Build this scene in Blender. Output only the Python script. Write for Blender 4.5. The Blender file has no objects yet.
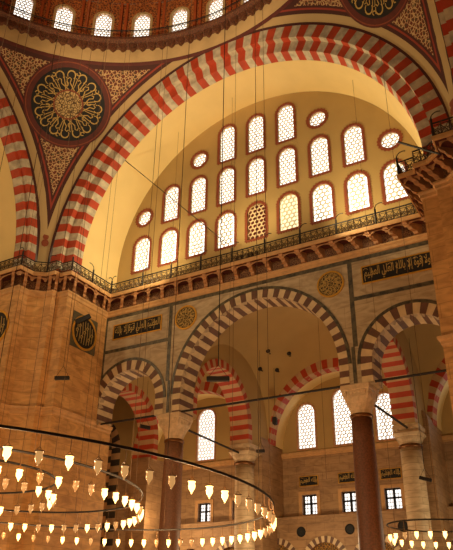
import bpy, bmesh, math, random
from mathutils import Vector, Matrix
random.seed(7)
PI = math.pi
SC = bpy.context.scene
COL = SC.collection

# ------------------------------------------------------------------ camera
F_, YAW, PITCH, ROLL = 680.0, 0.5332, 0.4774, 0.0149
CX, CY, CZ = 15.1881, -28.9748, 1.6
fw = Vector((-math.sin(YAW) * math.cos(PITCH), math.cos(YAW) * math.cos(PITCH), math.sin(PITCH)))
rt0 = Vector((math.cos(YAW), math.sin(YAW), 0)); up0 = rt0.cross(fw)
rt = math.cos(ROLL) * rt0 + math.sin(ROLL) * up0
up = -math.sin(ROLL) * rt0 + math.cos(ROLL) * up0
cd = bpy.data.cameras.new('camera')
cam = bpy.data.objects.new('camera', cd); COL.objects.link(cam)
cam.matrix_world = Matrix(((rt.x, up.x, -fw.x, CX), (rt.y, up.y, -fw.y, CY), (rt.z, up.z, -fw.z, CZ), (0, 0, 0, 1)))
cd.sensor_fit = 'VERTICAL'; cd.sensor_height = 24; cd.lens = F_ * 24 / 550
cd.clip_end = 500
SC.camera = cam

# ------------------------------------------------------------------ materials
def srgb(r, g, b):
    f = lambda c: ((c / 255) / 12.92) if c / 255 <= 0.04045 else (((c / 255) + 0.055) / 1.055) ** 2.4
    return (f(r), f(g), f(b), 1)

def mat(name, col, rough=0.7, var=0.25, scale=2.0, col2=None, bump=0.0, emit=None, estr=0, metal=0.0, detail=5, coord='Object'):
    m = bpy.data.materials.new(name); m.use_nodes = True
    nt = m.node_tree; N = nt.nodes; L = nt.links
    b = N['Principled BSDF']
    b.inputs['Roughness'].default_value = rough
    b.inputs['Metallic'].default_value = metal
    if var > 0 or col2:
        tc = N.new('ShaderNodeTexCoord'); no = N.new('ShaderNodeTexNoise')
        no.inputs['Scale'].default_value = scale; no.inputs['Detail'].default_value = detail
        L.new(tc.outputs[coord], no.inputs['Vector'])
        cr = N.new('ShaderNodeValToRGB')
        c2 = col2 or tuple(c * (1 - var) for c in col[:3]) + (1,)
        cr.color_ramp.elements[0].position = 0.35; cr.color_ramp.elements[0].color = c2
        cr.color_ramp.elements[1].position = 0.62; cr.color_ramp.elements[1].color = col
        L.new(no.outputs['Fac'], cr.inputs['Fac']); L.new(cr.outputs['Color'], b.inputs['Base Color'])
        if bump > 0:
            bp = N.new('ShaderNodeBump'); bp.inputs['Strength'].default_value = bump; bp.inputs['Distance'].default_value = 0.05
            L.new(no.outputs['Fac'], bp.inputs['Height']); L.new(bp.outputs['Normal'], b.inputs['Normal'])
    else:
        b.inputs['Base Color'].default_value = col
    if emit:
        b.inputs['Emission Color'].default_value = emit; b.inputs['Emission Strength'].default_value = estr
    return m

def ashlar(name, c1, c2, joint, bw=1.3, bh=0.5, jw=0.012, rough=0.6, vein=0.35):
    """cut-stone courses laid out in object space, soft veining inside the blocks"""
    m = bpy.data.materials.new(name); m.use_nodes = True
    nt = m.node_tree; N = nt.nodes; L = nt.links; b = N['Principled BSDF']; b.inputs['Roughness'].default_value = rough
    tc = N.new('ShaderNodeTexCoord'); sp = N.new('ShaderNodeSeparateXYZ'); L.new(tc.outputs['Object'], sp.inputs[0])
    ad = N.new('ShaderNodeMath'); ad.operation = 'ADD'; L.new(sp.outputs['X'], ad.inputs[0]); L.new(sp.outputs['Y'], ad.inputs[1])
    cb = N.new('ShaderNodeCombineXYZ'); L.new(ad.outputs[0], cb.inputs['X']); L.new(sp.outputs['Z'], cb.inputs['Y'])
    br = N.new('ShaderNodeTexBrick'); L.new(cb.outputs[0], br.inputs['Vector'])
    br.inputs['Scale'].default_value = 1.0; br.inputs['Brick Width'].default_value = bw; br.inputs['Row Height'].default_value = bh
    br.inputs['Mortar Size'].default_value = jw; br.inputs['Color1'].default_value = c1; br.inputs['Color2'].default_value = c2
    br.inputs['Mortar'].default_value = joint; br.inputs['Mortar Smooth'].default_value = 0.6
    no = N.new('ShaderNodeTexNoise'); no.inputs['Scale'].default_value = 0.9; no.inputs['Detail'].default_value = 7; no.inputs['Distortion'].default_value = 1.5
    mp = N.new('ShaderNodeMapping'); mp.inputs['Scale'].default_value = (1, 1, 2.6); L.new(tc.outputs['Object'], mp.inputs[0]); L.new(mp.outputs[0], no.inputs['Vector'])
    cr = N.new('ShaderNodeValToRGB'); cr.color_ramp.elements[0].position = 0.32; cr.color_ramp.elements[0].color = (1 - vein, 1 - vein * 1.1, 1 - vein * 1.2, 1)
    cr.color_ramp.elements[1].position = 0.62; cr.color_ramp.elements[1].color = (1, 1, 1, 1); L.new(no.outputs['Fac'], cr.inputs[0])
    mx = N.new('ShaderNodeMix'); mx.data_type = 'RGBA'; mx.blend_type = 'MULTIPLY'; mx.inputs['Factor'].default_value = 1
    L.new(br.outputs['Color'], mx.inputs[6]); L.new(cr.outputs['Color'], mx.inputs[7]); L.new(mx.outputs[2], b.inputs['Base Color'])
    bp = N.new('ShaderNodeBump'); bp.inputs['Strength'].default_value = 0.25; bp.inputs['Distance'].default_value = 0.03
    L.new(br.outputs['Fac'], bp.inputs['Height']); bp.invert = True; L.new(bp.outputs['Normal'], b.inputs['Normal'])
    return m

def arabesque_nodes(nt, scale, cols, vec):
    """interlaced floral ground: two voronoi nets over each other"""
    N = nt.nodes; L = nt.links
    n0 = N.new('ShaderNodeTexNoise'); n0.inputs['Scale'].default_value = scale * 0.9; n0.inputs['Detail'].default_value = 1
    L.new(vec, n0.inputs['Vector'])
    va = N.new('ShaderNodeVectorMath'); va.operation = 'MULTIPLY_ADD'
    L.new(n0.outputs['Color'], va.inputs[0]); va.inputs[1].default_value = (0.5 / scale,) * 3; L.new(vec, va.inputs[2])
    v1 = N.new('ShaderNodeTexVoronoi'); v1.feature = 'DISTANCE_TO_EDGE'; v1.inputs['Scale'].default_value = scale; L.new(va.outputs[0], v1.inputs['Vector'])
    r1 = N.new('ShaderNodeValToRGB'); r1.color_ramp.interpolation = 'CONSTANT'
    r1.color_ramp.elements[0].color = cols[0]; r1.color_ramp.elements[0].position = 0
    r1.color_ramp.elements[1].color = cols[1]; r1.color_ramp.elements[1].position = 0.085
    L.new(v1.outputs['Distance'], r1.inputs[0])
    v2 = N.new('ShaderNodeTexVoronoi'); v2.inputs['Scale'].default_value = scale; L.new(va.outputs[0], v2.inputs['Vector'])
    r2 = N.new('ShaderNodeValToRGB'); r2.color_ramp.interpolation = 'CONSTANT'
    r2.color_ramp.elements[0].color = (1, 1, 1, 1); r2.color_ramp.elements[1].color = (0, 0, 0, 1); r2.color_ramp.elements[1].position = 0.27
    L.new(v2.outputs['Distance'], r2.inputs[0])
    mx = N.new('ShaderNodeMix'); mx.data_type = 'RGBA'; L.new(r2.outputs[0], mx.inputs[0]); L.new(r1.outputs[0], mx.inputs[6]); mx.inputs[7].default_value = cols[2]
    return mx.outputs[2]

def arabesque(name, scale, cols, rough=0.75):
    m = bpy.data.materials.new(name); m.use_nodes = True; nt = m.node_tree; b = nt.nodes['Principled BSDF']; b.inputs['Roughness'].default_value = rough
    tc = nt.nodes.new('ShaderNodeTexCoord')
    nt.links.new(arabesque_nodes(nt, scale, cols, tc.outputs['Object']), b.inputs['Base Color'])
    return m

M = {}
M['plaster'] = mat('cream_plaster', srgb(232, 206, 142), 0.8, 0.06, 0.6)
M['plaster_dark'] = mat('ochre_plaster', srgb(178, 148, 92), 0.8, 0.08, 0.7)
M['red'] = mat('red_voussoir_paint', srgb(184, 68, 36), 0.65, 0.22, 1.8)
M['white'] = mat('pale_voussoir_paint', srgb(205, 194, 168), 0.65, 0.16, 2.5, col2=srgb(164, 154, 134))
M['brown'] = mat('brown_voussoir_stone', srgb(108, 76, 60), 0.55, 0.25, 2.5)
M['cream'] = mat('cream_voussoir_stone', srgb(214, 190, 148), 0.55, 0.18, 2.5)
M['red2'] = mat('red_aisle_paint', srgb(182, 62, 30), 0.65, 0.15, 2.0)
M['white2'] = mat('tan_aisle_paint', srgb(196, 160, 118), 0.65, 0.15, 2.0)
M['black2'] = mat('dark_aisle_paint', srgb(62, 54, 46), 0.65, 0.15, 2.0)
M['green'] = mat('verde_marble', srgb(96, 88, 68), 0.4, 0.5, 5.0, col2=srgb(54, 52, 44))
M['beige'] = mat('beige_band_plaster', srgb(196, 168, 118), 0.75, 0.12, 1.5)
M['maroon'] = mat('maroon_border_paint', srgb(92, 36, 26), 0.7, 0.2, 4)
M['pier'] = ashlar('pier_stone', srgb(222, 172, 108), srgb(208, 158, 98), srgb(172, 126, 76), 1.4, 0.62, 0.012)
M['marble'] = ashlar('spandrel_marble', srgb(196, 176, 142), srgb(184, 164, 132), srgb(150, 130, 100), 2.3, 1.1, 0.01, vein=0.35)
M['rear'] = ashlar('aisle_stone', srgb(176, 140, 98), srgb(160, 126, 90), srgb(126, 96, 66), 1.2, 0.45, 0.012)
M['mould'] = mat('moulding_stone', srgb(206, 160, 106), 0.6, 0.2, 3.0)
M['corbel'] = mat('corbel_stone', srgb(190, 138, 92), 0.6, 0.3, 4.0)
M['corback'] = arabesque('painted_corbel_vault', 9, (srgb(150, 108, 70), srgb(84, 48, 34), srgb(120, 88, 56)))
M['soffit'] = mat('shaded_red_soffit_paint', srgb(84, 34, 24), 0.7, 0.2, 3)  # dark red paint, with the shade under the slab put into the tone
M['granite'] = mat('red_granite', srgb(112, 68, 44), 0.55, 0.4, 14.0, detail=8)
M['granite2'] = mat('rose_granite', srgb(138, 96, 70), 0.5, 0.35, 14.0, detail=8)
M['capital'] = mat('capital_marble', srgb(214, 184, 144), 0.55, 0.25, 5.0, bump=0.3)
M['greymarble'] = ashlar('banded_marble', srgb(214, 188, 150), srgb(196, 170, 132), srgb(140, 116, 84), 8, 0.35, 0.012)
M['bronze'] = mat('bronze_ring', srgb(120, 78, 40), 0.4, 0.2, 6, metal=0.6)
M['iron'] = mat('black_iron', srgb(30, 24, 20), 0.7, 0.0)
M['railiron'] = mat('gilded_iron_screen', srgb(78, 58, 34), 0.45, 0.4, 5.0, metal=0.2)
M['gold'] = mat('gold_leaf', srgb(214, 160, 58), 0.35, 0.15, 8, metal=0.4)
M['script'] = mat('gold_script', srgb(190, 158, 86), 0.6, 0.1, 8, metal=0.1)
M['black'] = mat('black_ground', srgb(14, 14, 13), 0.7, 0.0)
M['darkgreen'] = mat('green_porphyry', srgb(88, 84, 66), 0.4, 0.3, 4)
M['lattice'] = mat('white_plaster_lattice', srgb(226, 220, 204), 0.7, 0.0)
M['lattice_b'] = mat('cream_plaster_lattice', srgb(214, 190, 150), 0.7, 0.0)
M['trimred'] = mat('red_window_border', srgb(138, 66, 40), 0.7, 0.2, 8)
M['glass'] = mat('daylit_glass', srgb(240, 240, 235), 0.3, 0.0, emit=(1.0, 0.97, 0.92, 1), estr=1.5)
M['glassy'] = mat('daylit_amber_glass', srgb(240, 230, 190), 0.3, 0.0, emit=(1.0, 0.86, 0.55, 1), estr=1.0)
M['glassb'] = mat('dark_red_glass', srgb(104, 40, 28), 0.4, 0.2, 3)
M['tile'] = mat('stone_paving', srgb(120, 60, 40), 0.8, 0.2, 2)
M['ribpaint'] = mat('orange_rib_paint', srgb(176, 84, 36), 0.7, 0.2, 3)
M['drumpaint'] = arabesque('drum_arabesque', 5.5, (srgb(196, 120, 60), srgb(128, 66, 34), srgb(80, 60, 38)))
M['scallop'] = arabesque('scallop_paint', 9, (srgb(116, 66, 40), srgb(70, 40, 28), srgb(120, 86, 52)))
M['lunette'] = arabesque('lunette_arabesque', 8, (srgb(176, 128, 50), srgb(84, 52, 26), srgb(60, 60, 34)))
M['goldnet'] = arabesque('gold_and_black_tracery', 9, (srgb(170, 136, 70), srgb(22, 20, 16), srgb(80, 62, 34)))
M['flower'] = arabesque('medallion_rosette', 5, (srgb(92, 70, 44), srgb(196, 168, 112), srgb(120, 90, 54)))
M['cable'] = mat('thin_brown_cable', srgb(96, 70, 46), 0.6, 0.0)
M['speaker'] = mat('black_speaker_cloth', srgb(26, 22, 20), 0.8, 0.0)
M['brass'] = mat('brass', srgb(120, 84, 44), 0.4, 0.1, 6, metal=0.5)
M['lit'] = mat('glowing_lamp_glass', srgb(255, 220, 150), 0.3, 0.0, emit=(1.0, 0.62, 0.2, 1), estr=4.0)
M['unlit'] = mat('faint_glow_lamp_glass', srgb(120, 80, 40), 0.15, 0.0, emit=(1.0, 0.5, 0.16, 1), estr=0.55)  # unlit cups: weak emission stands in for light caught from lit neighbours

# pendentive: painted bands measured from the two arch rims, arabesque inside
DC = (0.0, -16.6, 20.4); RS = 17.25; AF = 12.7; AS = 12.3
RF = math.sqrt(RS ** 2 - AF ** 2); RSD = math.sqrt(RS ** 2 - AS ** 2)
def pendentive_mat():
    m = bpy.data.materials.new('pendentive_paint'); m.use_nodes = True; nt = m.node_tree; N = nt.nodes; L = nt.links
    b = N['Principled BSDF']; b.inputs['Roughness'].default_value = 0.75
    tc = N.new('ShaderNodeTexCoord'); sp = N.new('ShaderNodeSeparateXYZ'); L.new(tc.outputs['Object'], sp.inputs[0])
    def ma(op, a, c=None):
        n = N.new('ShaderNodeMath'); n.operation = op
        for i, v in enumerate((a, c)):
            if v is None: continue
            if isinstance(v, (int, float)): n.inputs[i].default_value = v
            else: L.new(v, n.inputs[i])
        return n.outputs[0]
    z = ma('MAXIMUM', ma('SUBTRACT', sp.outputs['Z'], DC[2]), 0.0); z2 = ma('MULTIPLY', z, z)
    x2 = ma('MULTIPLY', sp.outputs['X'], sp.outputs['X']); y = ma('SUBTRACT', sp.outputs['Y'], DC[1]); y2 = ma('MULTIPLY', y, y)
    d1 = ma('SUBTRACT', ma('SQRT', ma('ADD', x2, z2)), RF); d2 = ma('SUBTRACT', ma('SQRT', ma('ADD', y2, z2)), RSD)
    d = ma('MINIMUM', d1, d2)
    dt = ma('SUBTRACT', DC[2] + 11.62, sp.outputs['Z'])
    top = ma('LESS_THAN', dt, 0.22)
    out = arabesque_nodes(nt, 5.2, (srgb(190, 160, 112), srgb(104, 42, 28), srgb(66, 64, 44)), tc.outputs['Object'])
    def mix(f, a, c):
        n = N.new('ShaderNodeMix'); n.data_type = 'RGBA'; L.new(f, n.inputs[0])
        if isinstance(a, tuple): n.inputs[6].default_value = a
        else: L.new(a, n.inputs[6])
        if isinstance(c, tuple): n.inputs[7].default_value = c
        else: L.new(c, n.inputs[7])
        return n.outputs[2]
    dk = srgb(66, 26, 20); rd = srgb(140, 52, 34); be = srgb(176, 150, 104)
    out = mix(top, out, dk)
    out = mix(ma('LESS_THAN', d, 0.70), out, dk); out = mix(ma('LESS_THAN', d, 0.62), out, rd)
    out = mix(ma('LESS_THAN', d, 0.55), out, dk); out = mix(ma('LESS_THAN', d, 0.41), out, be)
    out = mix(ma('LESS_THAN', d, 0.10), out, dk)
    L.new(out, b.inputs['Base Color'])
    return m
M['pend'] = pendentive_mat()

# ------------------------------------------------------------------ object helpers
def link(name, me, m=None, parent=None, kind=None, label=None, cat=None, group=None):
    o = bpy.data.objects.new(name, me); COL.objects.link(o)
    if m is not None:
        for mm in (m if isinstance(m, (list, tuple)) else [m]): me.materials.append(M[mm] if isinstance(mm, str) else mm)
    if parent is not None: o.parent = parent
    tag(o, label, cat, group, kind)
    return o
def tag(o, label=None, cat=None, group=None, kind=None):
    if label: o['label'] = label
    if cat: o['category'] = cat
    if group: o['group'] = group
    if kind: o['kind'] = kind
def empty(name, loc=(0, 0, 0), label=None, cat=None, group=None, kind=None):
    o = bpy.data.objects.new(name, None); COL.objects.link(o); o.location = loc; o.empty_display_size = 0.2
    tag(o, label, cat, group, kind); return o

class MB:
    def __init__(s): s.v = []; s.f = []; s.mi = []
    def quad(s, a, b, c, d, mi=0):
        n = len(s.v); s.v += [tuple(a), tuple(b), tuple(c), tuple(d)]; s.f.append((n, n + 1, n + 2, n + 3)); s.mi.append(mi)
    def poly(s, pts, mi=0):
        n = len(s.v); s.v += [tuple(p) for p in pts]; s.f.append(tuple(range(n, n + len(pts)))); s.mi.append(mi)
    def box(s, lo, hi, mi=0, tf=None):
        c = [(x, y, z) for z in (lo[2], hi[2]) for y in (lo[1], hi[1]) for x in (lo[0], hi[0])]
        if tf: c = [tf(p) for p in c]
        n = len(s.v); s.v += [tuple(p) for p in c]
        for q in ((0, 1, 3, 2), (4, 5, 7, 6), (0, 1, 5, 4), (2, 3, 7, 6), (0, 2, 6, 4), (1, 3, 7, 5)):
            s.f.append(tuple(n + i for i in q)); s.mi.append(mi)
    def tube(s, pts, r, k=6, mi=0, closed=False, cap=True):
        pts = [Vector(p) for p in pts]; n = len(pts); base = len(s.v)
        rr = r if isinstance(r, (list, tuple)) else [r] * n
        for i, p in enumerate(pts):
            if closed: t = pts[(i + 1) % n] - pts[i - 1]
            else: t = pts[min(i + 1, n - 1)] - pts[max(i - 1, 0)]
            if t.length < 1e-9: t = Vector((0, 0, 1))
            t.normalize(); a = Vector((0, 0, 1)) if abs(t.z) < 0.9 else Vector((1, 0, 0))
            u = t.cross(a).normalized(); w = t.cross(u)
            for j in range(k):
                an = 2 * PI * j / k; s.v.append(tuple(p + rr[i] * (math.cos(an) * u + math.sin(an) * w)))
        for i in range(n if closed else n - 1):
            for j in range(k):
                a0 = base + i * k; b0 = base + ((i + 1) % n) * k
                s.f.append((a0 + j, a0 + (j + 1) % k, b0 + (j + 1) % k, b0 + j)); s.mi.append(mi)
        if cap and not closed:
            s.f.append(tuple(base + j for j in range(k))); s.mi.append(mi)
            s.f.append(tuple(base + (n - 1) * k + j for j in range(k))); s.mi.append(mi)
    def lathe(s, prof, c=(0, 0, 0), k=16, mi=0, a0=0, a1=2 * PI, sq=None):
        full = abs(a1 - a0 - 2 * PI) < 1e-6; n = k if full else k + 1; base = len(s.v)
        for i, (r, z) in enumerate(prof):
            for j in range(n):
                an = a0 + (a1 - a0) * j / k; ca, sa = math.cos(an), math.sin(an)
                e = 1.0
                if sq: q = sq[i]; m_ = max(abs(ca), abs(sa)); e = (1 - q) + q / m_
                s.v.append((c[0] + r * e * ca, c[1] + r * e * sa, c[2] + z))
        for i in range(len(prof) - 1):
            for j in range(k):
                j2 = (j + 1) % n
                s.f.append((base + i * n + j, base + i * n + j2, base + (i + 1) * n + j2, base + (i + 1) * n + j)); s.mi.append(mi)
    def mesh(s, name, smooth=False):
        me = bpy.data.meshes.new(name); me.from_pydata(s.v, [], s.f); me.polygons.foreach_set('material_index', s.mi)
        if smooth: me.polygons.foreach_set('use_smooth', [True] * len(s.f))
        me.update(); return me
    def build(s, name, m, parent=None, smooth=False, merge=True, **kw):
        me = s.mesh(name, smooth)
        if merge:
            bm = bmesh.new(); bm.from_mesh(me); bmesh.ops.remove_doubles(bm, verts=bm.verts, dist=1e-4)
            bmesh.ops.recalc_face_normals(bm, faces=bm.faces); bm.to_mesh(me); bm.free()
        return link(name, me, m, parent, **kw)

from mathutils.geometry import tessellate_polygon
def plate(mb, outer, holes, P, d0, d1, mi=0, mih=0, back=True):
    """flat wall with openings. 2D loops; P(u,v,d) -> 3D; front at d0, back at d1"""
    loops = [outer] + holes; flat = [p for l in loops for p in l]
    tris = tessellate_polygon([[Vector((p[0], p[1], 0)) for p in l] for l in loops])
    for d in ((d0, d1) if back else (d0,)):
        b = len(mb.v); mb.v += [tuple(P(p[0], p[1], d)) for p in flat]
        for t in tris: mb.f.append(tuple(b + i for i in t)); mb.mi.append(mi)
    for l in loops:
        for i in range(len(l)):
            p, q = l[i], l[(i + 1) % len(l)]
            mb.quad(P(p[0], p[1], d0), P(q[0], q[1], d0), P(q[0], q[1], d1), P(p[0], p[1], d1), mih if l is not outer else mi)

def arch_outline(w, h, n=12, cx=0, z0=0, grow=0.0):
    """round-headed opening, base centre at (cx, z0)"""
    r = w / 2 + grow; zs = z0 + h - w / 2
    pts = [(cx - r, z0 - grow), (cx + r, z0 - grow)]
    for i in range(n + 1):
        a = PI * i / n; pts.append((cx + r * math.cos(a), zs + r * math.sin(a)))
    return pts
def circ_outline(r, cx=0, cz=0, n=20): return [(cx + r * math.cos(2 * PI * i / n), cz + r * math.sin(2 * PI * i / n)) for i in range(n)]
def inside(p, poly):
    c = False; j = len(poly) - 1
    for i in range(len(poly)):
        if (poly[i][1] > p[1]) != (poly[j][1] > p[1]) and p[0] < (poly[j][0] - poly[i][0]) * (p[1] - poly[i][1]) / (poly[j][1] - poly[i][1] + 1e-12) + poly[i][0]: c = not c
        j = i
    return c

# ------------------------------------------------------------------ windows (structure), local frame: x right, z up, -y into the hall
def ring_mb(o_in, o_out, y0, y1, teeth=None):
    mb = MB(); n = len(o_in)
    for i in range(n):
        a, b = o_in[i], o_in[(i + 1) % n]; c, d = o_out[(i + 1) % n], o_out[i]
        mb.quad((a[0], y0, a[1]), (b[0], y0, b[1]), (c[0], y0, c[1]), (d[0], y0, d[1]))
        mb.quad((d[0], y0, d[1]), (c[0], y0, c[1]), (c[0], y1, c[1]), (d[0], y1, d[1]))
        mb.quad((a[0], y0, a[1]), (b[0], y0, b[1]), (b[0], y1, b[1]), (a[0], y1, a[1]))
    if teeth:
        per = []
        for i in range(n):
            a = Vector(o_out[i]); b = Vector(o_out[(i + 1) % n]); L = (b - a).length; k = max(1, int(round(L / teeth)))
            for j in range(k): per.append((a.lerp(b, j / k), a.lerp(b, (j + 1) / k)))
        ctr = Vector((sum(p[0] for p in o_out) / n, sum(p[1] for p in o_out) / n))
        for a, b in per:
            m = (a + b) / 2; nn = Vector((b.y - a.y, a.x - b.x)).normalized()
            if nn.dot(m - ctr) < 0: nn = -nn
            t = m + nn * teeth * 0.6
            mb.poly([(a.x, y0, a.y), (b.x, y0, b.y), (t.x, y0, t.y)])
    return mb
def hex_lattice(outl, s, k, y0, y1):
    """honeycomb of plaster cells with round-ish openings; s = cell radius, k = hole fraction"""
    mb = MB(); xs = [p[0] for p in outl]; zs = [p[1] for p in outl]
    x0, x1, z0, z1 = min(xs), max(xs), min(zs), max(zs); dx = s * math.sqrt(3); dz = s * 1.5
    cxm = (x0 + x1) / 2; r = 0; z = z0 + s * 0.75
    while z < z1 + s:
        x = cxm - math.ceil((x1 - x0) / dx / 2) * dx + (dx / 2 if r % 2 else 0)
        while x < x1 + dx:
            if inside((x, z), outl):
                H = [(x + s * math.sin(PI / 3 * i), z + s * math.cos(PI / 3 * i)) for i in range(6)]
                I = [(x + s * k * math.sin(PI / 3 * i), z + s * k * math.cos(PI / 3 * i)) for i in range(6)]
                def cl(p):
                    return p if inside(p, outl) else (min(max(p[0], x0), x1), min(max(p[1], z0), z1))
                H = [cl(p) for p in H]; I = [cl(p) for p in I]
                for i in range(6):
                    j = (i + 1) % 6
                    mb.quad((H[i][0], y0, H[i][1]), (H[j][0], y0, H[j][1]), (I[j][0], y0, I[j][1]), (I[i][0], y0, I[i][1]))
                    mb.quad((I[i][0], y0, I[i][1]), (I[j][0], y0, I[j][1]), (I[j][0], y1, I[j][1]), (I[i][0], y1, I[i][1]))
            x += dx
        z += dz; r += 1
    return mb
WN = [0]; WCACHE = {}
def window(key, outl, outo, loc, glass='glass', lat='lattice', border='trimred', cell=0.13, hole=0.74, teeth=0.15, rotz=0, depth=0.3):
    WN[0] += 1
    w = empty('window_%d' % WN[0], loc, kind='structure'); w.rotation_euler = (0, 0, rotz)
    if key not in WCACHE:
        mb = MB(); mb.poly([(p[0], 0.16, p[1]) for p in outl]); g = mb.mesh('glass')
        WCACHE[key] = (ring_mb(outl, outo, -0.04, 0.05, teeth).mesh('frame'), g, hex_lattice(outl, cell, hole, 0.05, 0.09).mesh('lattice'))
    fr, g, la = WCACHE[key]
    for nm, me, m in (('window_frame', fr, border), ('window_glass', g, glass), ('window_lattice', la, lat)):
        me2 = me if not me.materials or me.materials[0] == M[m] else me.copy()
        if not me2.materials: me2.materials.append(M[m])
        elif me2 is not me: me2.materials[0] = M[m]
        o = bpy.data.objects.new(nm, me2); COL.objects.link(o); o.parent = w
    return w

# ------------------------------------------------------------------ voussoir arches
def voussoirs(profile, c, zc, n, plane, z_low=None, stilt=None, mi=(0, 1), flip=0, a0=0.0, a1=PI, mid=None):
    """profile = [(radius, depth)...]; n blocks over the arc; plane 'X' spans x, 'Y' spans y (depth is then x)"""
    def P(u, v, w): return (c + u, w, v) if plane == 'X' else (w, c + u, v)
    mb = MB()
    for i in range(n):
        b0, b1 = a0 + (a1 - a0) * i / n, a0 + (a1 - a0) * (i + 1) / n
        for (r0, w0), (r1, w1) in zip(profile, profile[1:]):
            for h in range(2):
                s, e = b0 + (b1 - b0) * h / 2, b0 + (b1 - b0) * (h + 1) / 2
                mb.quad(P(r0 * math.cos(s), zc + r0 * math.sin(s), w0), P(r0 * math.cos(e), zc + r0 * math.sin(e), w0),
                        P(r1 * math.cos(e), zc + r1 * math.sin(e), w1), P(r1 * math.cos(s), zc + r1 * math.sin(s), w1), mi[(i + flip) % 2])
    if z_low is not None:
        bh = stilt; k = 0; z = zc
        while z > z_low + 1e-6:
            zz = max(z - bh, z_low)
            for sd, ph in ((1, -1), (-1, n)):
                if (sd == 1 and a0 > 1e-6) or (sd == -1 and a1 < PI - 1e-6): continue
                col = mi[(ph + flip + (-k if sd == 1 else k)) % 2]
                for (r0, w0), (r1, w1) in zip(profile, profile[1:]):
                    mb.quad(P(sd * r0, z, w0), P(sd * r0, zz, w0), P(sd * r1, zz, w1), P(sd * r1, z, w1), col)
            z = zz; k += 1
    return mb

# ================================================================== SETTING
mb = MB(); mb.box((-30, -36, -0.3), (30, 13, 0)); mb.build('floor', 'tile', kind='structure')

# --- tympanum wall (upper window wall) Y = 0
lowX = [2 * k for k in range(-4, 5)]
holes = []; win_specs = []
LO = arch_outline(1.14, 2.28); LOo = arch_outline(1.14, 2.28, grow=0.12)
MO = arch_outline(1.04, 2.48); MOo = arch_outline(1.04, 2.48, grow=0.12)
TO = arch_outline(1.04, 2.62); TOo = arch_outline(1.04, 2.62, grow=0.12)
RO = circ_outline(0.5); ROo = circ_outline(0.66)
RT = 9.8; ZT = 20.8
out = [(-RT, 18.9), (RT, 18.9), (RT, ZT)]
out += [(RT * math.cos(PI * i / 40), ZT + RT * math.sin(PI * i / 40)) for i in range(1, 40)] + [(-RT, ZT)]
for x in lowX: win_specs.append(('low', LO, LOo, (x, 20.84)))
for x in (-6, -4, -2, 0, 2, 4, 6): win_specs.append(('mid', MO, MOo, (x, 23.84)))
for x in (-2, 0, 2): win_specs.append(('top', TO, TOo, (x, 26.92)))
for x, z in ((-8, 24.58), (8, 24.58), (-4, 27.67), (4, 27.67)): win_specs.append(('oculus', RO, ROo, (x, z)))
mb = MB(); plate(mb, out, [[(p[0] + c[0], p[1] + c[1]) for p in o] for _, o, _, c in win_specs], lambda u, v, d: (u, d, v), 0, 0.6)
mb.build('wall_tympanum', 'plaster_dark', kind='structure')
for k, o, oo, c in win_specs:
    gl = 'glass'; la = 'lattice'
    if k == 'low' and c[0] == 0: gl, la = 'glassb', 'lattice_b'
    elif k == 'low' and c[0] in (-2, 2): gl = 'glassy' if c[0] == 2 else 'glass'
    window(k + gl, o, oo, (c[0], 0, c[1]), gl, la, cell={'low': 0.165, 'mid': 0.14, 'top': 0.14, 'oculus': 0.14}[k], hole=0.73 if k == 'low' else 0.75)

# --- cream vault between the great arch and the window wall
mb = MB(); A0 = (10.2, 20.4, -2.8); A1 = (9.8, 20.8, 0.0)
def vring(t, a):
    r = A0[0] + (A1[0] - A0[0]) * t; z = A0[1] + (A1[1] - A0[1]) * t; y = A0[2] + (A1[2] - A0[2]) * t
    return (r * math.cos(a), y, z + r * math.sin(a))
for i in range(64):
    for j in range(4):
        a, b = PI * i / 64, PI * (i + 1) / 64; t, u = j / 4, (j + 1) / 4
        mb.quad(vring(t, a), vring(t, b), vring(u, b), vring(u, a))
for sd in (0, PI):
    for j in range(4):
        p, q = vring(j / 4, sd), vring((j + 1) / 4, sd)
        mb.quad(p, q, (q[0], q[1], 18.9), (p[0], p[1], 18.9))
mb.build('ceiling_vault', 'plaster', smooth=True, kind='structure')

# --- plan of the piers: body line B and rail line R (left half, mirrored)
B = [(-20, -5.6), (-12.0, -5.6), (-11.95, -4.9), (-11.3, -4.3), (-10.75, -4.25), (-10.7, -3.85), (-10, -3.8), (-10, -.31)]
R = [(-20, -6.3), (-11.3, -6.3), (-11.25, -5.4), (-10.7, -4.93), (-10.1, -4.9), (-10.02, -4.5), (-9.3, -4.45), (-9.3, -1.0)]
B = B + [(-x, y) for x, y in reversed(B)]; R = R + [(-x, y) for x, y in reversed(R)]
def lp(i, t): return (B[i][0] + (R[i][0] - B[i][0]) * t, B[i][1] + (R[i][1] - B[i][1]) * t)
def sweep(prof, i0=0, i1=len(B) - 1, mi=0, mb=None):
    mb = mb or MB()
    for i in range(i0, i1):
        for (t0, z0), (t1, z1) in zip(prof, prof[1:]):
            a, b = lp(i, t0), lp(i + 1, t0); c, d = lp(i + 1, t1), lp(i, t1)
            mb.quad((*a, z0), (*b, z0), (*c, z1), (*d, z1), mi)
    return mb
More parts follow.
